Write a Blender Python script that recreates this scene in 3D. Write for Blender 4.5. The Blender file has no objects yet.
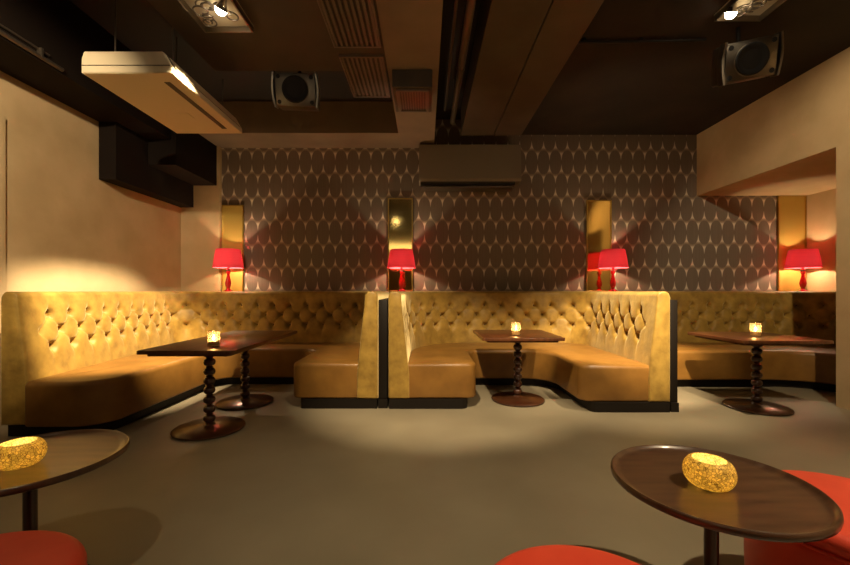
import bpy, bmesh, math, random
import numpy as np
from mathutils import Vector, Matrix, Euler
PI = math.pi
random.seed(7)
S = bpy.context.scene
C = S.collection

# ------------------------------------------------------------------ materials
def mat(name, col, rough=0.5, metal=0.0, spec=0.5, **kw):
    m = bpy.data.materials.new(name); m.use_nodes = True
    b = m.node_tree.nodes['Principled BSDF']
    b.inputs['Base Color'].default_value = (*col, 1)
    b.inputs['Roughness'].default_value = rough
    b.inputs['Metallic'].default_value = metal
    b.inputs['Specular IOR Level'].default_value = spec
    for k, v in kw.items():
        b.inputs[k.replace('_', ' ')].default_value = v
    return m
def nodes(m): return m.node_tree.nodes, m.node_tree.links, m.node_tree.nodes['Principled BSDF']
def coord(m, scale=(1, 1, 1)):
    N, L, b = nodes(m)
    tc = N.new('ShaderNodeTexCoord'); mp = N.new('ShaderNodeMapping')
    mp.inputs['Scale'].default_value = scale
    L.new(tc.outputs['Object'], mp.inputs['Vector'])
    return mp.outputs['Vector']
def noisy(m, c1, c2, scale=4, detail=5, stretch=(1, 1, 1), bump=0.0, bscale=None, bdist=0.01, lo=0.35, hi=0.65, rough=None):
    N, L, b = nodes(m); v = coord(m, stretch)
    n = N.new('ShaderNodeTexNoise'); n.inputs['Scale'].default_value = scale; n.inputs['Detail'].default_value = detail
    L.new(v, n.inputs['Vector'])
    r = N.new('ShaderNodeValToRGB'); r.color_ramp.elements[0].color = (*c1, 1); r.color_ramp.elements[1].color = (*c2, 1)
    r.color_ramp.elements[0].position = lo; r.color_ramp.elements[1].position = hi
    L.new(n.outputs['Fac'], r.inputs['Fac']); L.new(r.outputs['Color'], b.inputs['Base Color'])
    if rough:
        mr = N.new('ShaderNodeMapRange'); mr.inputs['To Min'].default_value = rough[0]; mr.inputs['To Max'].default_value = rough[1]
        L.new(n.outputs['Fac'], mr.inputs['Value']); L.new(mr.outputs['Result'], b.inputs['Roughness'])
    if bump:
        n2 = N.new('ShaderNodeTexNoise'); n2.inputs['Scale'].default_value = bscale or scale * 3; n2.inputs['Detail'].default_value = 4
        L.new(v, n2.inputs['Vector'])
        bp = N.new('ShaderNodeBump'); bp.inputs['Strength'].default_value = bump; bp.inputs['Distance'].default_value = bdist
        L.new(n2.outputs['Fac'], bp.inputs['Height']); L.new(bp.outputs['Normal'], b.inputs['Normal'])
    return m

M = {}
M['plaster'] = noisy(mat('plaster', (.56, .42, .26), .85), (.50, .365, .195), (.60, .445, .25), 2.2, bump=.15, bscale=30)
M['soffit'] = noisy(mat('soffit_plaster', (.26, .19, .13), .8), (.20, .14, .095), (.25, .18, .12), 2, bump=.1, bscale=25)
M['darkceil'] = noisy(mat('dark_brown_paint', (.02, .012, .007), .7, 0, .25), (.016, .010, .006), (.027, .017, .010), 2, bump=.1)
M['darkceil2'] = mat('very_dark_brown_paint', (.011, .0065, .0045), .75, 0, .15)
M['blackceil'] = mat('black_paint', (.012, .008, .006), .7)
M['panelbrown'] = noisy(mat('brown_ceiling_paint', (.11, .075, .05), .75), (.055, .036, .023), (.07, .047, .03), 2)
M['duct'] = noisy(mat('painted_duct', (.10, .072, .045), .5), (.06, .042, .026), (.08, .057, .035), 3)
M['floor'] = noisy(mat('poured_floor', (.26, .235, .16), .4), (.22, .187, .125), (.28, .24, .163), 1.3, 4, bump=.03, bscale=60, rough=(.36, .50))
M['velvet'] = noisy(mat('gold_velvet', (.42, .28, .07), .55, Sheen_Weight=.8, Sheen_Roughness=.4, Sheen_Tint=(1, .8, .4, 1)),
                    (.235, .135, .021), (.46, .285, .052), 8, 8, bump=.35, bscale=16, bdist=.012, lo=.3, hi=.7)
M['button'] = mat('shaded_button_velvet', (.10, .05, .012), .6)  # deep shadow of the dimples put into the dark button colour
M['leather'] = noisy(mat('tan_seat_leather', (.36, .2, .05), .42), (.21, .098, .018), (.28, .135, .026), 5, bump=.12, bscale=45, bdist=.004)
M['black'] = mat('black_lacquer', (.010, .007, .005), .5, 0, .25)
M['steel'] = mat('brushed_steel', (.27, .23, .18), .35, 1)
M['steel_dark'] = mat('dark_steel', (.16, .13, .10), .4, .8)
M['chrome'] = mat('chrome', (.8, .78, .74), .15, 1)
M['white'] = mat('cream_plastic', (.62, .52, .36), .5)
M['slot'] = mat('dark_slot', (.05, .035, .02), .6)
M['rubber'] = mat('cone_rubber', (.010, .008, .007), .85)
M['brass'] = mat('brass', (.62, .42, .12), .3, 1)
M['goldpanel'] = mat('gold_tinted_mirror', (.62, .44, .15), .09, 1)
M['goldsatin'] = mat('satin_gold_panel', (.60, .42, .10), .4, .45)
M['red'] = noisy(mat('red_leather', (.72, .045, .022), .42), (.70, .062, .03), (.80, .085, .04), 6, bump=.08, bscale=70, bdist=.003)
M['redgloss'] = mat('red_gloss', (.62, .015, .02), .12, Coat_Weight=.6)
M['unitgrey'] = mat('grey_unit_paint', (.26, .215, .16), .5)
M['grill'] = mat('vent_slat_paint', (.17, .135, .10), .45, .3)
M['wax'] = mat('wax', (.8, .65, .4), .5)

def wood(name, c1, c2, rough, stretch):
    m = noisy(mat(name, c1, rough, Coat_Weight=.35, Coat_Roughness=.15), c1, c2, 5, 7, stretch, lo=.3, hi=.7)
    return m
M['wood'] = wood('mahogany', (.08, .026, .010), (.16, .056, .019), .3, (6, .6, 1))
M['wood_turn'] = wood('turned_mahogany', (.04, .013, .006), (.075, .026, .010), .28, (1, 1, .5))
M['tray'] = wood('dark_walnut', (.06, .028, .015), (.12, .06, .03), .32, (1, 7, 1))

# wallpaper: offset rows of dark ovals, pale slivers left between them
def wallpaper():
    m = mat('oval_wallpaper', (.1, .07, .05), .5, Sheen_Weight=0)
    N, L, b = nodes(m)
    tc = N.new('ShaderNodeTexCoord'); sp = N.new('ShaderNodeSeparateXYZ'); L.new(tc.outputs['Object'], sp.inputs[0])
    def mth(op, a, bb=None):
        n = N.new('ShaderNodeMath'); n.operation = op
        for i, v in enumerate((a, bb)):
            if v is None: continue
            if isinstance(v, (int, float)): n.inputs[i].default_value = v
            else: L.new(v, n.inputs[i])
        return n.outputs[0]
    W, H = .1875, .3685
    def oval(x0, z0):      # lattice of ovals, one row out of two
        u = mth('ADD', mth('DIVIDE', mth('SUBTRACT', sp.outputs[0], x0), W), 400.5)
        v = mth('ADD', mth('DIVIDE', mth('SUBTRACT', sp.outputs[2], z0), 2 * H), 400.5)
        du = mth('MULTIPLY', mth('SUBTRACT', mth('FRACT', u), .5), W / .0900)
        dv = mth('MULTIPLY', mth('SUBTRACT', mth('FRACT', v), .5), 2 * H / .187)
        return mth('ADD', mth('MULTIPLY', du, du), mth('POWER', mth('ABSOLUTE', dv), 3.3))
    f = mth('MINIMUM', oval(.18 + W / 2, 1.2 + H / 2), oval(.18, 1.2 + 1.5 * H))
    tt = mth('MULTIPLY', mth('ABSOLUTE', mth('SUBTRACT', mth('FRACT', mth('ADD', mth('DIVIDE', mth('SUBTRACT', sp.outputs[2], 1.2), H), 40)), .5)), 2)
    wr = N.new('ShaderNodeValToRGB'); e = wr.color_ramp.elements      # colour of the gaps: brown waist, pale neck, light brown between the rows
    e[0].position = .12; e[0].color = (.20, .145, .105, 1); e[1].position = 1; e[1].color = (.36, .27, .19, 1)
    a = e.new(.38); a.color = (.80, .71, .58, 1)
    a = e.new(.74); a.color = (.95, .84, .66, 1)
    a = e.new(.90); a.color = (.42, .32, .23, 1)
    L.new(tt, wr.inputs['Fac'])
    st = N.new('ShaderNodeMapRange'); st.inputs['From Min'].default_value = .93; st.inputs['From Max'].default_value = 1.06; L.new(f, st.inputs['Value'])
    r = N.new('ShaderNodeMixRGB'); r.inputs[1].default_value = (.235, .182, .14, 1)
    L.new(wr.outputs['Color'], r.inputs[2]); L.new(st.outputs['Result'], r.inputs[0])
    w = N.new('ShaderNodeTexNoise'); w.inputs['Scale'].default_value = 60
    mp = N.new('ShaderNodeMapping'); mp.inputs['Scale'].default_value = (1, 1, .02)
    L.new(tc.outputs['Object'], mp.inputs[0]); L.new(mp.outputs[0], w.inputs['Vector'])
    mx = N.new('ShaderNodeMixRGB'); mx.blend_type = 'MULTIPLY'; mx.inputs[0].default_value = .35
    L.new(r.outputs[0], mx.inputs[1]); L.new(w.outputs['Fac'], mx.inputs[2]); L.new(mx.outputs[0], b.inputs['Base Color'])
    return m
M['wallpaper'] = wallpaper()

def emis(name, col, s):
    m = bpy.data.materials.new(name); m.use_nodes = True; N = m.node_tree.nodes; N.clear()
    e = N.new('ShaderNodeEmission'); e.inputs[0].default_value = (*col, 1); e.inputs[1].default_value = s
    o = N.new('ShaderNodeOutputMaterial'); m.node_tree.links.new(e.outputs[0], o.inputs[0]); return m
M['bulb'] = emis('lit_bulb', (1, .86, .62), 30)
M['lampbulb'] = emis('lit_lamp_bulb', (1, .72, .40), 14)
M['flame'] = emis('candle_flame', (1, .62, .22), 45)
M['barlight'] = emis('lit_wall_light', (1, .8, .5), 4)

def shade_mat():
    m = bpy.data.materials.new('red_lamp_fabric'); m.use_nodes = True; N = m.node_tree.nodes; L = m.node_tree.links; N.clear()
    d = N.new('ShaderNodeBsdfDiffuse'); d.inputs[0].default_value = (.80, .09, .14, 1)
    t = N.new('ShaderNodeBsdfTranslucent'); t.inputs[0].default_value = (.92, .27, .36, 1)
    mx = N.new('ShaderNodeMixShader'); mx.inputs[0].default_value = .17
    o = N.new('ShaderNodeOutputMaterial')
    L.new(d.outputs[0], mx.inputs[1]); L.new(t.outputs[0], mx.inputs[2]); L.new(mx.outputs[0], o.inputs[0]); return m
M['shade'] = shade_mat()

def mosaic_mat():
    m = bpy.data.materials.new('gold_mosaic_glass'); m.use_nodes = True; N = m.node_tree.nodes; L = m.node_tree.links; N.clear()
    tc = N.new('ShaderNodeTexCoord')
    v = N.new('ShaderNodeTexVoronoi'); v.feature = 'DISTANCE_TO_EDGE'; v.inputs['Scale'].default_value = 105
    c = N.new('ShaderNodeTexVoronoi'); c.inputs['Scale'].default_value = 105
    L.new(tc.outputs['Object'], v.inputs['Vector']); L.new(tc.outputs['Object'], c.inputs['Vector'])
    r = N.new('ShaderNodeValToRGB'); r.color_ramp.elements[0].color = (.16, .08, .02, 1); r.color_ramp.elements[0].position = .01
    r.color_ramp.elements[1].color = (1, .88, .42, 1); r.color_ramp.elements[1].position = .08
    L.new(v.outputs['Distance'], r.inputs['Fac'])
    sp = N.new('ShaderNodeSeparateColor'); L.new(c.outputs['Color'], sp.inputs[0])
    mr = N.new('ShaderNodeMapRange'); mr.inputs['To Min'].default_value = .40; L.new(sp.outputs[0], mr.inputs['Value'])
    mc = N.new('ShaderNodeMixRGB'); mc.blend_type = 'MULTIPLY'; mc.inputs[0].default_value = 1
    L.new(r.outputs['Color'], mc.inputs[1]); L.new(mr.outputs['Result'], mc.inputs[2])
    t = N.new('ShaderNodeBsdfTranslucent'); g = N.new('ShaderNodeBsdfGlossy'); g.inputs[1].default_value = .2; d = N.new('ShaderNodeBsdfDiffuse')
    for n in (t, g, d): L.new(mc.outputs[0], n.inputs[0])
    a = N.new('ShaderNodeMixShader'); a.inputs[0].default_value = .3; L.new(d.outputs[0], a.inputs[1]); L.new(g.outputs[0], a.inputs[2])
    b = N.new('ShaderNodeMixShader'); b.inputs[0].default_value = .62; L.new(a.outputs[0], b.inputs[1]); L.new(t.outputs[0], b.inputs[2])
    o = N.new('ShaderNodeOutputMaterial'); L.new(b.outputs[0], o.inputs[0]); return m
M['mosaic'] = mosaic_mat()
def glass_mat():
    m = bpy.data.materials.new('votive_glass'); m.use_nodes = True; N = m.node_tree.nodes; L = m.node_tree.links; N.clear()
    t = N.new('ShaderNodeBsdfTransparent'); t.inputs[0].default_value = (1, .93, .8, 1)
    tr = N.new('ShaderNodeBsdfTranslucent'); tr.inputs[0].default_value = (1, .85, .6, 1)
    g = N.new('ShaderNodeBsdfGlossy'); g.inputs[1].default_value = .06
    a = N.new('ShaderNodeMixShader'); a.inputs[0].default_value = .30; L.new(t.outputs[0], a.inputs[1]); L.new(tr.outputs[0], a.inputs[2])
    b = N.new('ShaderNodeMixShader'); b.inputs[0].default_value = .12; L.new(a.outputs[0], b.inputs[1]); L.new(g.outputs[0], b.inputs[2])
    o = N.new('ShaderNodeOutputMaterial'); L.new(b.outputs[0], o.inputs[0]); return m
M['glass'] = glass_mat()

# ------------------------------------------------------------------ helpers
def obj(name, bm, m, parent=None, smooth=40, loc=None):
    me = bpy.data.meshes.new(name)
    if isinstance(bm, bmesh.types.BMesh):
        bmesh.ops.recalc_face_normals(bm, faces=bm.faces); bm.to_mesh(me); bm.free()
    else: me = bm
    if not me.materials: me.materials.append(m)
    o = bpy.data.objects.new(name, me); C.objects.link(o)
    if parent: o.parent = parent
    if loc: o.location = loc
    if smooth:
        me.polygons.foreach_set('use_smooth', [True] * len(me.polygons))
        me.set_sharp_from_angle(angle=math.radians(smooth))
    return o
def thing(name, label, cat, loc=(0, 0, 0), rot=(0, 0, 0), group=None):
    o = bpy.data.objects.new(name, None); C.objects.link(o); o.location = loc; o.rotation_euler = rot
    o.empty_display_size = .1
    o['label'] = label; o['category'] = cat
    if group: o['group'] = group
    return o
def tag(o, label, cat, group=None):
    o['label'] = label; o['category'] = cat
    if group: o['group'] = group
    return o
def struct(name, bm, m, label=None, smooth=0):
    o = obj(name, bm, m, smooth=smooth); o['kind'] = 'structure'
    if label: o['label'] = label
    return o
def B(): return bmesh.new()
def box(bm, x0, x1, y0, y1, z0, z1, bev=0, seg=2):
    t = bmesh.new()
    bmesh.ops.create_cube(t, size=1, matrix=Matrix.Translation(((x0+x1)/2, (y0+y1)/2, (z0+z1)/2)) @ Matrix.Diagonal((x1-x0, y1-y0, z1-z0, 1)))
    if bev: bmesh.ops.bevel(t, geom=t.edges[:], offset=bev, segments=seg, affect='EDGES', profile=.5)
    me = bpy.data.meshes.new('t'); t.to_mesh(me); t.free(); bm.from_mesh(me); bpy.data.meshes.remove(me)
    return bm
def bx(*a, **k): return box(B(), *a, **k)
def lathe(bm, prof, n=40, mtx=None):
    rings = []
    for r, z in prof:
        if r < 1e-5: vs = [bm.verts.new((0, 0, z))]
        else: vs = [bm.verts.new((r*math.cos(2*PI*i/n), r*math.sin(2*PI*i/n), z)) for i in range(n)]
        rings.append(vs)
    for a, b in zip(rings, rings[1:]):
        for i in range(n):
            j = (i+1) % n
            if len(a) == 1 and len(b) == 1: break
            if len(a) == 1: bm.faces.new((a[0], b[i], b[j]))
            elif len(b) == 1: bm.faces.new((a[i], a[j], b[0]))
            else: bm.faces.new((a[i], a[j], b[j], b[i]))
    if mtx: bmesh.ops.transform(bm, matrix=mtx, verts=[v for r in rings for v in r])
    return bm
def tube(bm, pts, r, n=12, closed=False):
    pts = [Vector(p) for p in pts]; rings = []; k = len(pts); up = None
    for i, p in enumerate(pts):
        if closed: t = pts[(i+1) % k] - pts[i-1]
        else: t = pts[min(i+1, k-1)] - pts[max(i-1, 0)]
        t.normalize()
        if up is None: up = t.orthogonal().normalized()
        up = (up - t*up.dot(t)).normalized(); s = t.cross(up)
        rings.append([bm.verts.new(p + r*(math.cos(2*PI*j/n)*up + math.sin(2*PI*j/n)*s)) for j in range(n)])
    for i in range(k if closed else k-1):
        a, b = rings[i], rings[(i+1) % k]
        for j in range(n): bm.faces.new((a[j], a[(j+1) % n], b[(j+1) % n], b[j]))
    if not closed:
        bm.faces.new(rings[0][::-1]); bm.faces.new(rings[-1])
    return bm
def fillet(poly, closed=True, seg=8):          # poly of (x, y, r)
    out = []; n = len(poly)
    for i, (x, y, r) in enumerate(poly):
        if r <= 0 or (not closed and i in (0, n-1)): out.append((x, y)); continue
        p = Vector((x, y)); a = (Vector(poly[i-1][:2])-p).normalized(); b = (Vector(poly[(i+1) % n][:2])-p).normalized()
        ang = a.angle(b); d = r/math.tan(ang/2); c = p + (a+b).normalized()*(r/math.sin(ang/2))
        s, e = p+a*d-c, p+b*d-c; tot = s.angle_signed(e)
        for k in range(seg+1):
            v = s.copy(); v.rotate(Matrix.Rotation(-tot*k/seg, 2)); out.append((c.x+v.x, c.y+v.y))
    return out
def prism(pts, z0, z1, bev=0, seg=4, bevbot=0):
    bm = B(); vs = [bm.verts.new((x, y, z0)) for x, y in pts]; f = bm.faces.new(vs)
    top = bmesh.ops.extrude_face_region(bm, geom=[f])['geom']
    tv = [g for g in top if isinstance(g, bmesh.types.BMVert)]; bmesh.ops.translate(bm, verts=tv, vec=(0, 0, z1-z0))
    if bev:
        es = [e for e in bm.edges if abs(e.verts[0].co.z-z1) < 1e-6 and abs(e.verts[1].co.z-z1) < 1e-6]
        bmesh.ops.bevel(bm, geom=es, offset=bev, segments=seg, affect='EDGES', profile=.5, clamp_overlap=False)
    if bevbot:
        es = [e for e in bm.edges if abs(e.verts[0].co.z-z0) < 1e-6 and abs(e.verts[1].co.z-z0) < 1e-6]
        bmesh.ops.bevel(bm, geom=es, offset=bevbot, segments=3, affect='EDGES', profile=.5, clamp_overlap=False)
    return bm
def light(name, kind, loc, e, col=(1, .72, .42), r=.03, aim=None, ang=60, blend=.5, parent=None):
    l = bpy.data.lights.new(name, kind); l.energy = e; l.color = col; l.shadow_soft_size = r
    o = bpy.data.objects.new(name, l); C.objects.link(o); o.location = loc
    if kind == 'SPOT': l.spot_size = math.radians(ang); l.spot_blend = blend
    if aim is not None: o.rotation_euler = (Vector(aim)-Vector(loc)).to_track_quat('-Z', 'Y').to_euler()
    if parent: o.parent = parent
    return o
def copy_tree(o, parent=None):
    c = o.copy(); C.objects.link(c)
    if parent: c.parent = parent; c.matrix_parent_inverse = o.matrix_parent_inverse
    for ch in list(o.children): copy_tree(ch, c)
    return c

# ------------------------------------------------------------------ camera (level, horizon at 1.2 m)
cam = bpy.data.cameras.new('camera'); co = bpy.data.objects.new('camera', cam); C.objects.link(co)
co.location = (0, 0, 1.2); co.rotation_euler = (PI/2, 0, 0)
cam.sensor_width = 36; cam.lens = 400/850*36; cam.shift_y = 8.5/850; cam.clip_start = .02
S.camera = co

# ------------------------------------------------------------------ room shell
XL, XR, YB, YF, ZC = -3.8, 6.0, 6.3, -3.0, 3.9
struct('floor', bx(XL-.2, XR+.2, YF-.2, YB+.2, -.1, 0), M['floor'])
struct('ceiling', bx(XL-.2, XR+.2, YF-.2, YB+.2, ZC, ZC+.1), M['blackceil'])
struct('wall_left', bx(XL-.2, XL, YF, YB, 0, ZC), M['plaster'])
struct('wall_right', bx(XR, XR+.2, YF, YB, 0, ZC), M['plaster'])
struct('wall_back', bx(XL-.2, XR+.2, YB, YB+.2, 0, ZC), M['wallpaper'])
struct('wall_front', bx(XL-.2, XR+.2, YF-.2, YF, 0, ZC), M['plaster'])
struct('trim_1', bx(XL, -3.2, 6.22, YB, 0, 3.45, bev=.004), M['plaster'], 'plaster pier in the corner beside the wallpaper')
struct('trim_2', bx(-2.15, -.38, -2.5, 4.09, 3.45, ZC), M['panelbrown'], 'dropped ceiling panel')
struct('trim_3', bx(XL, .14, 5.70, YB, 3.45, ZC), M['soffit'], 'dropped ceiling strip along the papered wall')
struct('trim_4', bx(-.38, .14, YF, 5.70, 3.45, ZC), M['soffit'], 'dropped ceiling strip running from front to back')
struct('trim_5', bx(XL, -3.3, YF, 5.70, 3.17, ZC), M['darkceil2'], 'dark brown boxing along the left wall')
struct('trim_6', bx(1.43, 4.28, YF, YB, 3.66, ZC), M['darkceil'], 'dark brown dropped ceiling on the right')
struct('trim_7', bx(4.28, XR, YF, YB, 2.70, ZC), M['plaster'], 'plaster beam over the alcove')
struct('trim_8', bx(4.28, 4.78, 2.9, 4.165, 0, 2.70), M['plaster'], 'plaster pillar')
bm = bx(XL, -3.6, 4.66, 6.22, 2.50, 3.17); box(bm, -3.6, -3.24, 5.2, 6.22, 2.84, 3.45)
struct('trim_9', bm, M['darkceil2'], 'dark brown boxing under the ceiling in the left corner')
# door frame on the left wall, near the end of the banquette
bm = bx(XL, XL+.03, 3.52, 3.60, 0, 2.76, bev=.006); box(bm, XL, XL+.03, 2.55, 2.63, 0, 2.76, bev=.006); box(bm, XL, XL+.03, 2.63, 3.52, 2.68, 2.76, bev=.006)
d = struct('door_1', bx(XL, XL+.012, 2.63, 3.52, 0.005, 2.68), M['plaster'])
obj('door_frame', bm, M['plaster'], d)
# ledge behind the back rests
struct('trim_10', bx(XL+.01, XR-.01, 5.935, YB-.085, 1.15, 1.185, bev=.006), M['brass'] if 0 else M['velvet'], 'ledge behind the banquettes')

# ------------------------------------------------------------------ tufted booths
T = .21; DS = .0095; SP = .24; ROWZ = (.71, .85, .99)
def sample_path(poly, ds=DS):
    pts = fillet(poly, closed=False, seg=16); P = np.array(pts); seg = np.diff(P, axis=0); L = np.hypot(*seg.T)
    keep = np.r_[True, L > 1e-6]; P = P[keep]; seg = np.diff(P, axis=0); L = np.hypot(*seg.T); cum = np.r_[0, np.cumsum(L)]
    n = int(cum[-1]/ds)+1; s = np.linspace(0, cum[-1], n)
    x = np.interp(s, cum, P[:, 0]); y = np.interp(s, cum, P[:, 1])
    k = max(1, int(.03/ds))
    xe = np.pad(x, k, mode='reflect', reflect_type='odd'); ye = np.pad(y, k, mode='reflect', reflect_type='odd')
    tx = xe[2*k:]-xe[:-2*k]; ty = ye[2*k:]-ye[:-2*k]; l = np.hypot(tx, ty); tx /= l; ty /= l
    return s, x, y, ty, -tx
def tuft(s, z, s0, s1):
    """inward displacement of the padded face"""
    u = (s-s0)/SP; v = (z-ROWZ[0])/(ROWZ[1]-ROWZ[0]); nr = 2
    vc = np.clip(v, 0, nr); a = u+vc/2; b = u-vc/2
    ridge = np.minimum(np.abs(np.sin(PI*a)), np.abs(np.sin(PI*b)))
    out = np.where(v < 0, -v*(ROWZ[1]-ROWZ[0]), np.where(v > nr, (v-nr)*(ROWZ[1]-ROWZ[0]), 0))
    fade = np.exp(-(out/.13)**2)
    near = np.zeros_like(u)
    for r in (0, 1, 2):
        uu = u - (.5 if r % 2 else 0); near = np.maximum(near, np.exp(-(((uu-np.round(uu))*SP)**2+(z-ROWZ[r])**2)/.062**2))
    h = -.022*(.30+.70*near)*fade*np.exp(-(ridge/.22)**1.3) + .008*fade*ridge
    for r in (0, 1, 2):                                   # deep dimples
        uu = u - (.5 if r % 2 else 0); du = (uu-np.round(uu))*SP; dz = z-ROWZ[r]
        h += -.062*np.exp(-(du**2+dz**2)/.033**2)
    m = np.clip((s-s0+.14)/.1, 0, 1)*np.clip((s1-s+.14)/.1, 0, 1)
    return h*m
def profile():
    pr = []
    for z in np.r_[np.arange(.105, .58, .03), np.arange(.58, 1.075, .0095)]: pr.append((-.08*max(0, (z-.35))/.75, z, 1))
    o1 = pr[-1][0]; R = .055; zc = 1.195-R; w = T+o1
    pr.append((o1-.001, 1.085, .6)); pr.append((o1-.003, 1.10, .3))
    for k in range(1, 9): a = PI/2*k/8; pr.append((o1-.003-R*(1-math.cos(a)), zc+R*math.sin(a)*1.0, 0))
    for k in range(0, 7): a = PI/2*k/6; pr.append((-T+.045*(1-math.sin(a)), 1.195-.07+.07*math.cos(a), 0))
    for z in np.linspace(1.1, .105, 8): pr.append((-T, z, 0))
    return pr
PR = profile()
button_me = None
def button_mesh():
    bm = B(); lathe(bm, [(0, .010), (.007, .0085), (.012, .004), (.0135, 0), (.010, -.004), (0, -.006)], 14)
    me = bpy.data.meshes.new('button'); bm.to_mesh(me); bm.free(); me.materials.append(M['button'])
    me.polygons.foreach_set('use_smooth', [True]*len(me.polygons)); return me
def booth(label, path, margins, seatpoly, plinthpoly, org, panels=(True, True)):
    global button_me
    root = thing('banquette_booth', label, 'sofa', org, group='tufted gold banquette booths')
    inv = Matrix.Translation((-org[0], -org[1], 0))
    s, x, y, nx, ny = sample_path(path)
    s0 = s[0]+margins[0]; n = math.floor((s[-1]-margins[1]-s0)/SP); s1 = s0+n*SP
    V = []; J = len(PR); po = np.array([p[0] for p in PR]); pz = np.array([p[1] for p in PR]); pw = np.array([p[2] for p in PR])
    SS, ZZ = np.meshgrid(s, pz, indexing='ij')
    off = po[None, :] + tuft(SS, ZZ, s0, s1)*pw[None, :]
    # wrinkle
    off += .0025*np.sin(SS*9+ZZ*7)*np.sin(ZZ*13-SS*4)*pw[None, :]
    X = x[:, None]+nx[:, None]*off-org[0]; Y = y[:, None]+ny[:, None]*off-org[1]
    V = np.stack([X, Y, ZZ], -1).reshape(-1, 3); I = len(s)
    idx = np.arange(I*J).reshape(I, J)
    F = np.stack([idx[:-1, :-1], idx[1:, :-1], idx[1:, 1:], idx[:-1, 1:]], -1).reshape(-1, 4).tolist()
    F += [[int(idx[i, -1]), int(idx[i, 0]), int(idx[i+1, 0]), int(idx[i+1, -1])] for i in range(I-1)]
    F += [idx[0].tolist(), idx[-1, ::-1].tolist()]
    me = bpy.data.meshes.new('backrest'); me.from_pydata(V.tolist(), [], F); me.update()
    bm = B(); bm.from_mesh(me); bpy.data.meshes.remove(me)
    br = obj('backrest', bm, M['velvet'], root, smooth=75)
    # end panels
    for which, i, sg in ((0, 0, -1), (1, -1, 1)):
        if not panels[which]: continue
        t = np.array([-ny[i], nx[i]])*sg
        bm = B(); rings = []
        for d, sh in ((0, .0), (.018, .0), (.028, .006), (.032, .018)):
            rg = []
            for o_, z_ in zip(po, pz):
                oo = o_+.004; 
                oo = oo + (T/2+o_)*(-1)*sh/ (T/2); zz = z_ - (sh if z_ > 1 else 0)*(z_-1)/.2 + (sh if z_ < .12 else 0)
                rg.append(bm.verts.new((x[i]+nx[i]*oo+t[0]*d-org[0], y[i]+ny[i]*oo+t[1]*d-org[1], zz)))
            rings.append(rg)
        for a, b in zip(rings, rings[1:]):
            for j in range(J): bm.faces.new((a[j], a[(j+1) % J], b[(j+1) % J], b[j]))
        bm.faces.new(rings[-1]); bm.faces.new(rings[0][::-1])
        obj('end_panel', bm, M['velvet'], root, smooth=50)
    # buttons
    if button_me is None: button_me = button_mesh()
    for r in (0, 1, 2):
        for k in range(n+1):
            sk = s0+(k+(.5 if r % 2 else 0))*SP
            if sk > s1+.01: continue
            z = ROWZ[r]; o_ = float(np.interp(z, pz[:60], po[:60])) + float(tuft(np.array(sk), np.array(z), s0, s1))
            px, py = np.interp(sk, s, x), np.interp(sk, s, y); ax, ay = np.interp(sk, s, nx), np.interp(sk, s, ny)
            b = bpy.data.objects.new('button', button_me); C.objects.link(b); b.parent = br
            b.location = (px+ax*(o_+.002)-org[0], py+ay*(o_+.002)-org[1], z)
            b.rotation_euler = Vector((ax, ay, 0)).to_track_quat('Z', 'Y').to_euler()
    bm = prism(fillet(seatpoly, seg=8), .10, .465, bev=.045, bevbot=.02); bmesh.ops.transform(bm, matrix=inv, verts=bm.verts)
    obj('seat', bm, M['leather'], root, smooth=50)
    bm = prism(fillet(plinthpoly, seg=5), 0, .10); bmesh.ops.transform(bm, matrix=inv, verts=bm.verts)
    obj('plinth', bm, M['black'], root, smooth=30)
    return root
R_ = .03
booth('U-shaped buttoned gold velvet booth against the left plaster wall, around the long two-pedestal table',
      [(-3.25, 3.30, 0), (-3.5, 5.72, .16), (-.69, 5.72, .16), (-.69, 4.10, 0)], (.28, .12),
      [(-3.27, 3.27, 0), (-3.53, 5.75, .1), (-.66, 5.75, .1), (-.66, 4.09, 0), (-1.37, 4.09, .10), (-1.37, 5.08, .16), (-2.60, 5.08, .25), (-2.60, 3.22, .26), (-3.22, 3.22, .03)],
      [(-3.44, 3.30, 0), (-3.7, 5.92, 0), (-.49, 5.92, 0), (-.49, 4.08, 0), (-1.28, 4.08, .05), (-1.28, 5.16, .1), (-2.68, 5.16, .2), (-2.68, 3.30, .2)], (-2.1, 5.2, 0))
booth('horseshoe buttoned gold velvet booth in the middle, with rounded corners, between the two black dividers',
      [(-.165, 4.10, 0), (-.165, 5.72, .85), (2.22, 5.72, .38), (2.22, 3.98, 0)], (.13, .10),
      [(-.19, 4.09, 0), (-.19, 5.75, .86), (2.25, 5.75, .40), (2.25, 3.97, 0), (1.55, 3.97, .12), (1.55, 5.02, .35), (.53, 5.02, .16), (.53, 4.09, .10)],
      [(-.365, 4.07, 0), (-.365, 5.92, .9), (2.42, 5.92, .3), (2.42, 3.95, 0), (1.64, 3.95, .08), (1.64, 5.10, .3), (.44, 5.10, .12), (.44, 4.07, .08)], (1.03, 5.2, 0))
booth('buttoned gold velvet banquette in the right alcove, curving round behind the pillar',
      [(2.54, 5.72, 0), (5.76, 5.72, .75), (5.76, 4.25, 0)], (.14, .14),
      [(2.55, 5.75, 0), (5.79, 5.75, .76), (5.79, 4.22, 0), (4.90, 4.22, .08), (4.90, 4.93, .6), (2.55, 4.93, .05)],
      [(2.54, 5.92, 0), (5.96, 5.92, .8), (5.96, 4.25, 0), (4.98, 4.25, .08), (4.98, 5.01, .6), (2.54, 5.01, .05)], (4.0, 5.2, 0), (False, True))
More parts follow.
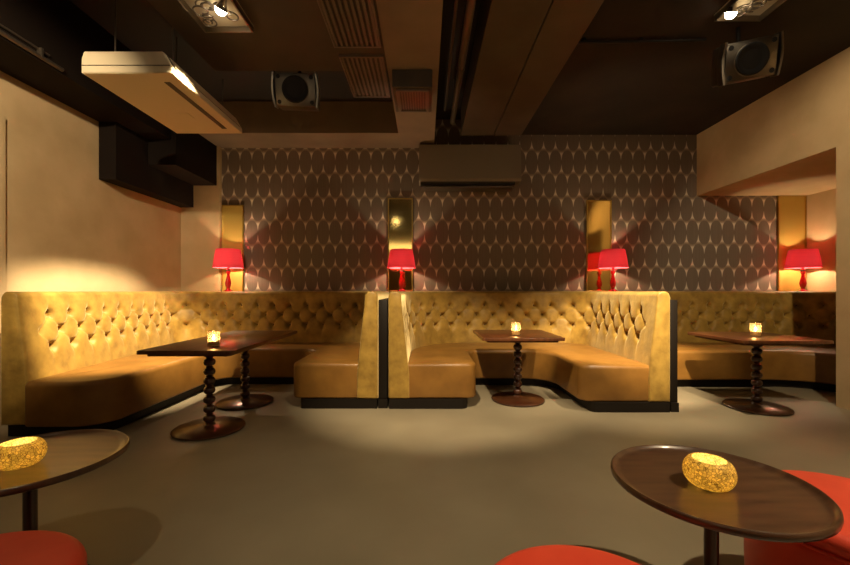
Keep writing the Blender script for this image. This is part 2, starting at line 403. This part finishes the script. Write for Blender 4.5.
for x0, x1, y0, lb in ((-.478, -.386, 4.10, 'narrow black divider panel between the left and middle booths'),
                       (2.437, 2.515, 3.97, 'narrow black divider panel between the middle booth and the right alcove')):
    t = thing('divider_panel', lb, 'panel', ((x0+x1)/2, 5, 0), group='black booth dividers')
    w = (x1-x0)/2
    obj('panel_board', bx(-w, w, y0-5+.01, .93, .09, 1.11, bev=.005), M['black'], t)
    obj('foot_rail', bx(-w, w, y0-5-.01, .93, 0, .09), M['black'], t)

# ------------------------------------------------------------------ rectangular tables with bobbin pedestals
def bobbin_profile(h):
    pr = [(0, .030), (.045, .030), (.050, .045), (.040, .055)]
    n = 7; z0 = .06; st = (h-.05-z0)/n
    for i in range(n):
        for k in range(9):
            a = PI*k/8; r = .022+.026*math.sin(a); pr.append((r, z0+i*st+st*(.45-.39*math.cos(a))))
        pr.append((.024, z0+i*st+st*.88)); pr.append((.034, z0+i*st+st*.93)); pr.append((.024, z0+i*st+st*.98))
    pr += [(.045, h-.045), (.05, h-.03), (.05, h), (0, h)]
    return pr
def pedestal(t, x, y, h, rot=0):
    bm = B(); lathe(bm, bobbin_profile(h), 28)
    obj('pedestal_column', bm, M['wood_turn'], t, 60, (x, y, 0))
    bm = B(); lathe(bm, [(0, 0), (.275, 0), (.285, .008), (.285, .02), (.275, .028), (.10, .036), (.06, .045), (0, .045)], 56)
    obj('pedestal_base', bm, M['wood_turn'], t, 40, (x, y, 0))
def rect_table(label, x0, x1, y0, y1, peds, tilt=0):
    cx, cy = (x0+x1)/2, (y0+y1)/2; w, d = (x1-x0)/2, (y1-y0)/2
    t = thing('dining_table', label, 'table', (cx, cy, 0), (0, 0, tilt), group='mahogany booth tables')
    bm = prism(fillet([(-w, -d, .03), (w, -d, .03), (w, d, .03), (-w, d, .03)]), .70, .73, bev=.006, seg=2)
    obj('tabletop', bm, M['wood'], t, 35)
    bm = prism(fillet([(-w+.05, -d+.05, .03), (w-.05, -d+.05, .03), (w-.05, d-.05, .03), (-w+.05, d-.05, .03)]), .678, .70)
    obj('table_apron', bm, M['wood'], t, 35)
    for px, py in peds: pedestal(t, px-cx, py-cy, .68)
    return t
rect_table('long mahogany table on two bobbin-turned pedestals in the left booth', -2.28, -1.51, 3.14, 4.76, [(-1.87, 3.47), (-1.93, 4.29)])
rect_table('small square mahogany table on one bobbin-turned pedestal in the middle booth', .58, 1.41, 4.0, 4.86, [(1.02, 4.40)])
rect_table('mahogany table on one bobbin-turned pedestal in the right alcove', 3.02, 3.88, 3.78, 4.62, [(3.40, 4.10)], math.radians(0))

# ------------------------------------------------------------------ glass votives on the tables
def flame(bm, z, s=1):
    return lathe(bm, [(0, z), (.006*s, z+.006*s), (.0085*s, z+.014*s), (.006*s, z+.026*s), (.002*s, z+.038*s), (0, z+.044*s)], 14)
def votive(label, x, y, z, e=2.2):
    t = thing('tealight_glass', label, 'candle holder', (x, y, z), group='clear tealight glasses on the booth tables')
    bm = B(); lathe(bm, [(0, 0), (.040, 0), (.046, .004), (.048, .02), (.048, .135), (.0465, .137), (.045, .135), (.045, .02), (.040, .012), (0, .012)], 32)
    obj('glass_cup', bm, M['glass'], t, 50)
    bm = B(); lathe(bm, [(0, .013), (.043, .013), (.044, .03), (.043, .052), (0, .052)], 24); cn = obj('candle', bm, M['wax'], t)
    bm = B(); flame(bm, .054, 1.3); obj('flame', bm, M['flame'], cn)
    light('candle_light', 'POINT', (0, 0, .085), e, (1, .60, .25), .012, parent=t)
votive('clear tealight glass burning on the long left booth table', -1.775, 3.36, .73)
votive('clear tealight glass burning on the small middle booth table', .965, 4.24, .73)
votive('clear tealight glass burning on the table in the right alcove', 3.42, 4.14, .73)

# ------------------------------------------------------------------ round tray tables, mosaic candle bowls, red stools
def round_table(label, x, y):
    t = thing('round_side_table', label, 'table', (x, y, 0), group='round dark tray tables')
    bm = B(); R = .312
    lathe(bm, [(0, .528), (.26, .528), (R-.012, .532), (R-.002, .538), (R, .547), (R-.001, .556), (R-.005, .5595), (R-.010, .558), (R-.014, .552), (R-.022, .5465), (R-.04, .545), (0, .545)], 96)
    obj('tray_top', bm, M['tray'], t, 50)
    bm = B(); lathe(bm, [(0, .02), (.03, .02), (.024, .035), (.022, .06), (.022, .5), (.032, .518), (.06, .5285), (0, .5285)], 28)
    obj('pole', bm, M['wood_turn'], t, 50)
    bm = B(); lathe(bm, [(0, 0), (.20, 0), (.205, .006), (.20, .013), (.05, .022), (0, .024)], 48); obj('foot_disc', bm, M['black'], t, 50)
round_table('round dark walnut tray table with raised rim at lower right', .975, 1.362)
round_table('round dark walnut tray table with raised rim at lower left edge', -1.53, 1.55)
def mosaic(label, x, y, tilt=(0, 0, 0), e=6.5):
    t = thing('mosaic_candle_bowl', label, 'candle holder', (x, y, .545), group='gold mosaic candle bowls')
    bm = B(); pr = []
    for k in range(0, 15):
        a = -PI/2+ (PI*.86)*k/14; pr.append((.036+.040*math.cos(a) if k else .03, .048+.048*math.sin(a)))
    pr = [(0, .0)]+pr; rin = [(max(r-.004, 0), z+(.003 if z < .03 else -.001 if z > .07 else 0)) for r, z in pr[::-1]]
    lathe(bm, pr+rin, 48)
    obj('glass_bowl', bm, M['mosaic'], t, 60)
    bm = B(); lathe(bm, [(0, .005), (.026, .005), (.026, .018), (0, .018)], 20); cn = obj('candle', bm, M['wax'], t)
    bm = B(); flame(bm, .02, 1.1); obj('flame', bm, M['flame'], cn)
    light('candle_light', 'POINT', (0, 0, .045), e, (1, .62, .24), .012, parent=t)
mosaic('glowing gold mosaic candle bowl on the lower right tray table', .955, 1.345)
mosaic('glowing gold mosaic candle bowl on the tray table at the left edge', -1.52, 1.50)
def stool(label, x, y, r=.29):
    t = thing('round_pouf', label, 'stool', (x, y, 0), group='red leather poufs')
    bm = B(); h = .476
    lathe(bm, [(0, .04), (r-.02, .04), (r-.006, .05), (r, .08), (r+.003, .22), (r, .36), (r-.004, .395), (r-.01, .40)]+
          [(r-.035+.035*math.cos(a), h-.046+.038*math.sin(a)) for a in np.linspace(0, PI/2, 8)]+[(r*.6, h-.003), (r*.3, h), (0, h)], 72)
    cu = obj('cushion', bm, M['red'], t, 60)
    bm = B(); pts = [((r-.004)*math.cos(a), (r-.004)*math.sin(a), .402) for a in np.linspace(0, 2*PI, 72, endpoint=False)]
    tube(bm, pts, .006, 8, True); obj('piping', bm, M['red'], cu, 60)
    bm = B(); lathe(bm, [(0, 0), (r-.05, 0), (r-.05, .04), (0, .04)], 48); obj('base', bm, M['black'], t)
stool('round red leather pouf at the bottom left corner, below the left tray table', -1.19, .96)
stool('round red leather pouf at the bottom centre, just left of the right tray table', .385, .895, .285)
stool('round red leather pouf behind the right tray table', 1.475, 1.365, .30)

# ------------------------------------------------------------------ table lamps on the ledge
def lamp():
    t = thing('table_lamp', '', 'lamp', (0, 0, 1.185))
    K = 1.32
    sc = lambda p: [(a_, b_*K) for a_, b_ in p]
    bm = B(); lathe(bm, [(r_*1.1, z_*K) for r_, z_ in [(0, 0), (.062, 0), (.064, .01), (.05, .02), (.028, .03), (.022, .045), (.034, .07), (.040, .10), (.034, .13), (.022, .17), (.017, .20), (.026, .215), (.03, .228), (.022, .242), (.016, .25), (.014, .285), (0, .285)]], 28)
    obj('lamp_stem', bm, M['redgloss'], t, 60)
    bm = B(); lathe(bm, sc([(.020, .236), (.034, .240), (.034, .250), (.020, .254)]), 28); obj('collar', bm, M['chrome'], t)
    bm = B(); pr = [(.213, .362), (.210, .38), (.190, .52), (.170, .628), (.160, .640)]
    lathe(bm, pr+[(r-.004, z) for r, z in pr[::-1]]+[pr[0]], 56); sh = obj('lamp_shade', bm, M['shade'], t, 60)
    bm = B()
    for a in range(3): tube(bm, [(0, 0, .40), (.204*math.cos(a*2.094+.5), .204*math.sin(a*2.094+.5), .40)], .0025, 6)
    obj('shade_carrier', bm, M['steel'], sh)
    bm = B(); lathe(bm, [(0, .375), (.012, .38), (.018, .40), (.019, .415), (.012, .43), (0, .434)], 20); obj('bulb', bm, M['lampbulb'], t, 60)
    light('lamp_light', 'POINT', (0, 0, .47), LAMP, (1, .76, .45), .02, parent=t)
    return t
LAMP = 21
lp = None
for i, (px, lb) in enumerate(((230, 'red-shaded table lamp nearest the left plaster wall, above the left booth'), (401.5, 'red-shaded table lamp before the wall mirror above the first black divider'),
                  (613, 'red-shaded table lamp beside the right-hand wall mirror, over the middle booth'), (803, 'red-shaded table lamp in the right alcove by its gold panel'))):
    if lp is None: lp = lamp(); t = lp
    else: t = copy_tree(lp)
    t.location = ((px-425)*6.045/400, 6.045 if i else 5.99, 1.185); t['label'] = lb; t['group'] = 'red table lamps on the ledge'
    if i: t.rotation_euler.z = .4*i

# ------------------------------------------------------------------ mirrors
def mirror(label, x0, x1, z0, z1, m, name='wall_mirror', y=YB, cat='mirror'):
    t = thing(name, label, cat, ((x0+x1)/2, y, z0), group='tall narrow gold mirrors')
    w = (x1-x0)/2; h = z1-z0
    obj('mirror_glass', bx(-w+.012, w-.012, -.016, -.002, .012, h-.012), m, t, 0)
    bm = B()
    for a in ((-w, -w+.018, 0, h), (w-.018, w, 0, h), (-w+.018, w-.018, 0, .018), (-w+.018, w-.018, h-.018, h)):
        box(bm, a[0], a[1], -.028, -.001, a[2], a[3], bev=.003)
    obj('mirror_frame', bm, M['brass'], t, 0)
mirror('narrow gold panel beside the plaster corner behind the leftmost lamp', -3.19, -2.85, 1.19, 2.55, M['goldsatin'], 'gold_wall_panel', cat='panel')
mirror('tall narrow brass-framed mirror behind the second lamp from the left', -.583, -.19, 1.19, 2.66, M['goldpanel'])
mirror('tall narrow brass-framed mirror just left of the third lamp', 2.535, 2.93, 1.19, 2.63, M['goldpanel'])
mirror('gold panel in the right alcove corner behind the last lamp', 5.545, 5.985, 1.19, 2.695, M['goldsatin'], 'gold_wall_panel', cat='panel')

# ------------------------------------------------------------------ air conditioner under the ceiling
t = thing('air_conditioner', 'cream ceiling-hung air conditioning unit near the left wall', 'air conditioner', (-2.395, 3.83, 2.95))
W, D = .365, .62
bm = B()     # side-profiled cream casing, extruded along its length
prof = [(-W, .0), (W, .0), (W, .045), (W-.075, .175), (-W+.02, .175), (-W, .12)]
a = [bm.verts.new((x, -D, z)) for x, z in prof]; b = [bm.verts.new((x, D, z)) for x, z in prof]
bm.faces.new(a); bm.faces.new(b[::-1])
for i in range(len(prof)): bm.faces.new((a[i], b[i], b[(i+1) % len(prof)], a[(i+1) % len(prof)]))
bmesh.ops.bevel(bm, geom=bm.edges[:], offset=.006, segments=2, affect='EDGES')
obj('casing', bm, M['white'], t, 20)
bm = bx(-W+.004, W-.015, -D-.003, -D+.002, .058, .064); obj('panel_groove', bm, M['slot'], t, 0)
obj('air_outlet', bx(W-.155, W-.105, -D+.14, D-.14, -.003, .004), M['slot'], t, 0)
bm = B()
for k in range(6): tube(bm, [(W+.003-.0104*k, -D+.05, .056+k*.018), (W+.003-.0104*k, D-.05, .056+k*.018)], .0032, 8)
obj('side_fins', bm, M['white'], t)
bm = B(); q_ = [(W-.008, .052), (W+.0, .052), (W-.064, .163), (W-.072, .163)]
a = [bm.verts.new((x, -D+.04, z)) for x, z in q_]; b = [bm.verts.new((x, D-.04, z)) for x, z in q_]
bm.faces.new(a); bm.faces.new(b[::-1])
for i in range(4): bm.faces.new((a[i], b[i], b[(i+1) % 4], a[(i+1) % 4]))
obj('side_grille', bm, M['slot'], t, 0)
obj('sensor_window', bx(-.06, .06, .1, .22, -.003, .003), M['white'], t, 0)
for sx in (-1, 1):
    for sy in (-1, 1):
        bm = B(); tube(bm, [(sx*(W-.12), sy*(D-.2), .17), (sx*(W-.12), sy*(D-.2), .5 if sx > 0 else .95)], .006, 8); obj('hanging_rod', bm, M['steel_dark'], t)
# long grey unit high on the papered wall
t = thing('wall_air_unit', 'long grey air unit mounted high on the papered wall, under the ceiling ducts', 'air unit', (.68, YB, 2.75))
bm = B(); prof = [(0, .10), (-.28, .10), (-.30, .13), (-.27, .66), (0, .66)]
a = [bm.verts.new((-.77, y, z)) for y, z in prof]; b = [bm.verts.new((.77, y, z)) for y, z in prof]
bm.faces.new(a); bm.faces.new(b[::-1])
for i in range(5): bm.faces.new((a[i], b[i], b[(i+1) % 5], a[(i+1) % 5]))
bmesh.ops.bevel(bm, geom=bm.edges[:], offset=.008, segments=2, affect='EDGES')
obj('casing', bm, M['unitgrey'], t, 20)
obj('air_outlet', bx(-.75, .68, -.27, 0, .055, .10), M['slot'], t, 0)
obj('outlet_flap', bx(-.75, .66, -.31, -.05, .0, .03, bev=.006), M['steel_dark'], t, 0)
for sx in (-.74, .65): obj('flap_bracket', bx(sx-.01, sx+.01, -.2, -.03, .03, .10), M['steel_dark'], t, 0)

# ------------------------------------------------------------------ ducts, pipes, vents
t = thing('ventilation_duct', 'wide brown rectangular duct running from the camera side to the papered wall', 'duct', (.965, 1.5, 3.5))
obj('duct_panel', bx(-.435, .045, -4, 4.42, 0, .40, bev=.004), M['duct'], t, 0)
obj('duct_panel', bx(.055, .455, -4, 4.42, .0, .40, bev=.004), M['duct'], t, 0)
bm = B(); tube(bm, [(.365, -2.5, 3.5), (.37, 4.1, 3.5)], .036, 20); tube(bm, [(.37, 4.1, 3.5), (.37, 4.14, 3.5)], .042, 20); tube(bm, [(.37, 4.14, 3.5), (.372, 5.45, 3.5)], .033, 20)
for y in (1.6, 3.4, 5.1): tube(bm, [(.37, y, 3.5), (.37, y, 3.9)], .006, 6)
tag(obj('pipe', bm, M['steel_dark']), 'thick steel pipe in the dark gap beside the wide duct', 'pipe')
bm = B(); tube(bm, [(.24, -2.5, 3.55), (.26, 5.2, 3.55)], .014, 12)
for y in (1.5, 3.3, 5.0): tube(bm, [(.253, y, 3.55), (.253, y, 3.9)], .004, 6)
tag(obj('pipe', bm, M['steel_dark']), 'thin steel pipe left of the thick pipe in the dark ceiling gap', 'pipe')
bm = B(); tube(bm, [(-3.282, 1.0, 3.2), (-3.282, 3.62, 3.2)], .018, 12); tube(bm, [(-3.288, 1.0, 3.26), (-3.288, 3.5, 3.26)], .01, 10)
for y in (1.2, 2.4, 3.4): box(bm, -3.302, -3.26, y, y+.02, 3.19, 3.27)
tag(obj('conduit', bm, M['steel_dark']), 'dark conduit pair along the brown boxing at upper left', 'pipe')
def louvre(label, x0, x1, y0, y1, z=3.45):
    t = thing('ceiling_vent', label, 'vent', ((x0+x1)/2, (y0+y1)/2, z), group='long slatted ceiling vents')
    w, d = (x1-x0)/2, (y1-y0)/2
    obj('vent_back', bx(-w+.01, w-.01, -d+.01, d-.01, -.006, 0), M['slot'], t, 0)
    bm = B()
    for k in range(9):
        xx = -w+.03+(2*w-.06)*k/8; box(bm, xx-.012, xx+.012, -d+.02, d-.02, -.022, -.006)
    obj('vent_slats', bm, M['grill'], t, 0)
    bm = bx(-w, w, -d, -d+.02, -.026, 0); box(bm, -w, w, d-.02, d, -.026, 0); box(bm, -w, -w+.015, -d+.02, d-.02, -.026, 0); box(bm, w-.015, w, -d+.02, d-.02, -.026, 0)
    obj('vent_frame', bm, M['grill'], t, 0)
louvre('slatted ceiling vent with lengthwise ribs, the nearer of two, by the small box vent', -.83, -.40, 2.4, 3.66)
louvre('slatted ceiling vent with lengthwise ribs, the farther of two, ending at the dark recess', -.82, -.40, 3.80, 4.60)
t = thing('box_vent', 'small brown box vent hanging from the ceiling strip left of the pipes', 'vent', (-.13, 4.34, 3.27))
obj('vent_box', bx(-.205, .205, -.28, .29, 0, .18, bev=.006), M['duct'], t, 0)
bm = bx(-.17, .17, -.24, -.215, -.02, 0); box(bm, -.17, .17, .225, .25, -.02, 0); box(bm, -.17, -.145, -.215, .225, -.02, 0); box(bm, .145, .17, -.215, .225, -.02, 0)
obj('vent_frame', bm, M['grill'], t, 0)
bm = B()
for k in range(11): box(bm, -.14+k*.028-.005, -.14+k*.028+.005, -.215, .225, -.014, -.001)
obj('vent_slats', bm, M['grill'], t, 0)
bm = B(); tube(bm, [(1.5, 3.92, 3.635), (2.72, 3.88, 3.635)], .014, 10)
for x in (1.55, 2.1, 2.65): box(bm, x-.012, x+.012, 3.88, 3.93, 3.635, 3.66)
tag(obj('cable_rail', bm, M['black']), 'thin black cable rail on the dark ceiling, leading to the right loudspeaker', 'cable')

# ------------------------------------------------------------------ loudspeakers
def speaker(label, loc, rot, top, k=1.0):
    t = thing('loudspeaker', label, 'speaker', loc, rot, group='ceiling loudspeakers')
    bm = bx(-.21, .21, -.02, .22, -.165, .165, bev=.02); obj('cabinet', bm, M['steel_dark'], t, 40)
    obj('front_plate', bx(-.205, .205, -.04, -.02, -.16, .16, bev=.008), M['steel'], t, 40)
    r90 = Matrix.Rotation(PI/2, 4, 'X')
    bm = B(); lathe(bm, [(.0, .012), (.03, .012), (.045, .003), (.10, .026), (.118, .034), (.128, .034), (.134, .026), (.134, .018), (.0, .018)], 48, Matrix.Translation((0, -.030, 0)) @ r90)
    wf = obj('woofer', bm, M['rubber'], t, 50)
    bm = B(); pts = [(.134*math.cos(a), -.045, .134*math.sin(a)) for a in np.linspace(0, 2*PI, 48, endpoint=False)]
    tube(bm, pts, .006, 8, True); obj('woofer_ring', bm, M['steel'], wf, 60)
    for sx in (-1, 1):
        for sz in (-1, 1):
            bm = B(); lathe(bm, [(0, .0), (.019, .0), (.021, .004), (0, .0045)], 20, Matrix.Translation((sx*.168, -.040, sz*.122)) @ r90)
            obj('port', bm, M['rubber'], t, 50)
    for sx in (-1, 1):
        bm = B(); pts = [(sx*(.212+.02*math.sin(PI*k/10)), -.055, -.175+.35*k/10) for k in range(11)]
        vs = []
        for p in pts: vs.append([bm.verts.new((p[0]+dx, p[1]+dy, p[2])) for dx, dy in ((-.008, 0), (.010, 0), (.010, .10), (-.008, .10))])
        for a, b in zip(vs, vs[1:]):
            for j in range(4): bm.faces.new((a[j], a[(j+1) % 4], b[(j+1) % 4], b[j]))
        bm.faces.new(vs[0][::-1]); bm.faces.new(vs[-1])
        obj('side_cheek', bm, M['steel'], t, 50)
    Mi = t.matrix_basis.inverted()
    bm = B(); tube(bm, [Mi @ Vector((loc[0], loc[1]+.12, loc[2])), Mi @ Vector((loc[0], loc[1]+.12, top))], .018, 12)
    obj('mounting_pole', bm, M['black'], t)
speaker('grey ceiling loudspeaker hanging in the dark recess right of the air conditioner', (-1.36, 4.22, 3.315), (math.radians(14), 0, math.radians(4)), 3.9)
speaker('grey ceiling loudspeaker tilted below the dark ceiling at upper right', (2.93, 3.62, 3.29), (math.radians(20), math.radians(-6), math.radians(-12)), 3.66)
bpy.context.view_layer.update()

# ------------------------------------------------------------------ ornamental spot fixtures
def fixture(label, cx, cy, z, bulb, aim, e, ang, col=(1, .78, .49)):
    t = thing('ceiling_spotlight', label, 'ceiling light', (cx, cy, z), group='ornamental square ceiling spotlights')
    w = .205
    bm = bx(-w, w, -w, w, -.012, 0); obj('back_plate', bm, M['white'], t, 0)
    bm = B()
    for a in ((-w, w, -w, -w+.012), (-w, w, w-.012, w), (-w, -w+.012, -w+.012, w-.012), (w-.012, w, -w+.012, w-.012)): box(bm, a[0], a[1], a[2], a[3], -.06, -.012)
    obj('frame', bm, M['steel'], t, 0)
    bm = B()
    for i in range(7):       # scrollwork
        ang0 = random.random()*6; c = Vector((random.uniform(-.12, .12), random.uniform(-.12, .12), -.05)); r0 = random.uniform(.05, .09)
        pts = []
        for k in range(22):
            a = ang0+k*.36; r = r0*(1-.03*k); p = c+Vector((r*math.cos(a), r*math.sin(a), 0)); p.x = max(-w+.02, min(w-.02, p.x)); p.y = max(-w+.02, min(w-.02, p.y)); pts.append(p)
        tube(bm, pts, .006, 6)
    obj('scrollwork', bm, M['steel_dark'], t, 60)
    bx_, by_ = bulb[0]-cx, bulb[1]-cy; d = (Vector(aim)-Vector(bulb)).normalized(); q = d.to_track_quat('-Z', 'Y').to_matrix().to_4x4()
    mt = Matrix.Translation((bx_, by_, bulb[2]-z)) @ q
    bm = B(); lathe(bm, [(0, .075), (.018, .075), (.022, .05), (.040, .012), (.048, 0), (.051, 0), (.043, .015), (.026, .053), (.022, .08), (0, .08)], 28, mt); hd = obj('spot_head', bm, M['chrome'], t, 50)
    bm = B(); lathe(bm, [(0, -.045), (.020, -.040), (.036, -.026), (.044, -.004), (.044, .010), (0, .015)], 24, mt); obj('lens', bm, M['bulb'], hd, 50)
    bm = B(); tube(bm, [(bx_, by_, bulb[2]-z+.06), (bx_, by_, -.01)], .008, 8); obj('stem', bm, M['steel'], t)
    tip = Vector(bulb)+d*.06
    l = light('spot_light', 'SPOT', (0, 0, 0), e, col, .03, None, ang, .6, t)
    l.rotation_euler = d.to_track_quat('-Z', 'Y').to_euler(); l.location = tip-Vector((cx, cy, z))
    light('spot_glow', 'POINT', (bx_*.4, by_*.4, -.085), .5, col, .03, parent=t)
    return t
fixture('ornamental square ceiling spotlight at upper left, beside the air conditioner', -1.66, 3.19, 3.45, (-1.57, 3.08, 3.37), (-3.4, 4.5, .62), 1750, 42)
fixture('ornamental square ceiling spotlight at upper right, above the tilted loudspeaker', 2.78, 3.36, 3.66, (2.60, 3.40, 3.56), (2.35, 4.55, .8), 420, 56)
# out of view above the camera: further ceiling spots, some added only to brighten
fixture('ornamental square ceiling spotlight overhead, out of view in the centre', -.1, 2.3, 3.45, (-.1, 2.3, 3.37), (.15, 4.3, .45), 640, 52)
fixture('ornamental square ceiling spotlight overhead, out of view on the right', 2.4, .5, 3.66, (2.4, .5, 3.56), (1.6, 1.8, .2), 380, 74)
fixture('ornamental square ceiling spotlight overhead, out of view, before the wide duct', 1.75, 2.3, 3.66, (1.75, 2.3, 3.56), (2.25, 4.45, 1.0), 1700, 32)
fixture('added ornamental square ceiling spotlight, out of view, brightening the plaster beam', 2.6, 1.5, 3.66, (2.6, 1.5, 3.56), (4.28, 3.5, 2.2), 330, 66)  # added lamp, lifts the dim beam and pillar
fixture('added ornamental square ceiling spotlight in the alcove, unseen, brightening the mirror reflection', 5.3, -1.0, 2.70, (5.3, -1.0, 2.62), (6.0, -1.4, 1.7), 60, 90)  # added lamp, lights the right wall for the mirror to reflect
fixture('ornamental square ceiling spotlight overhead, out of view on the left', -1.9, .9, 3.45, (-1.9, .9, 3.37), (-3.8, 3.7, 2.0), 430, 60)
fixture('ornamental square ceiling spotlight overhead, out of view above the left pouf', -.9, .1, 3.45, (-.9, .1, 3.37), (-1.0, 1.3, .3), 60, 70)

# wall light on the wall behind the camera, seen only in the mirrors
t = thing('wall_light', 'long lit wall light on the plaster wall behind the viewer', 'wall light', (-.9, YF, 2.75))
obj('light_body', bx(-1.1, 1.1, 0, .06, 0, .3, bev=.01), M['brass'], t, 0)
obj('diffuser', bx(-1.05, 1.05, .06, .075, .05, .25), M['barlight'], t, 0)

w = bpy.data.worlds.new('world'); S.world = w; w.use_nodes = True
w.node_tree.nodes['Background'].inputs[0].default_value = (1, .7, .4, 1); w.node_tree.nodes['Background'].inputs[1].default_value = .02
S.view_settings.view_transform = 'Standard'; S.view_settings.look = 'None'; S.view_settings.gamma = 1; S.view_settings.exposure = 0
S.view_settings.use_curve_mapping = False
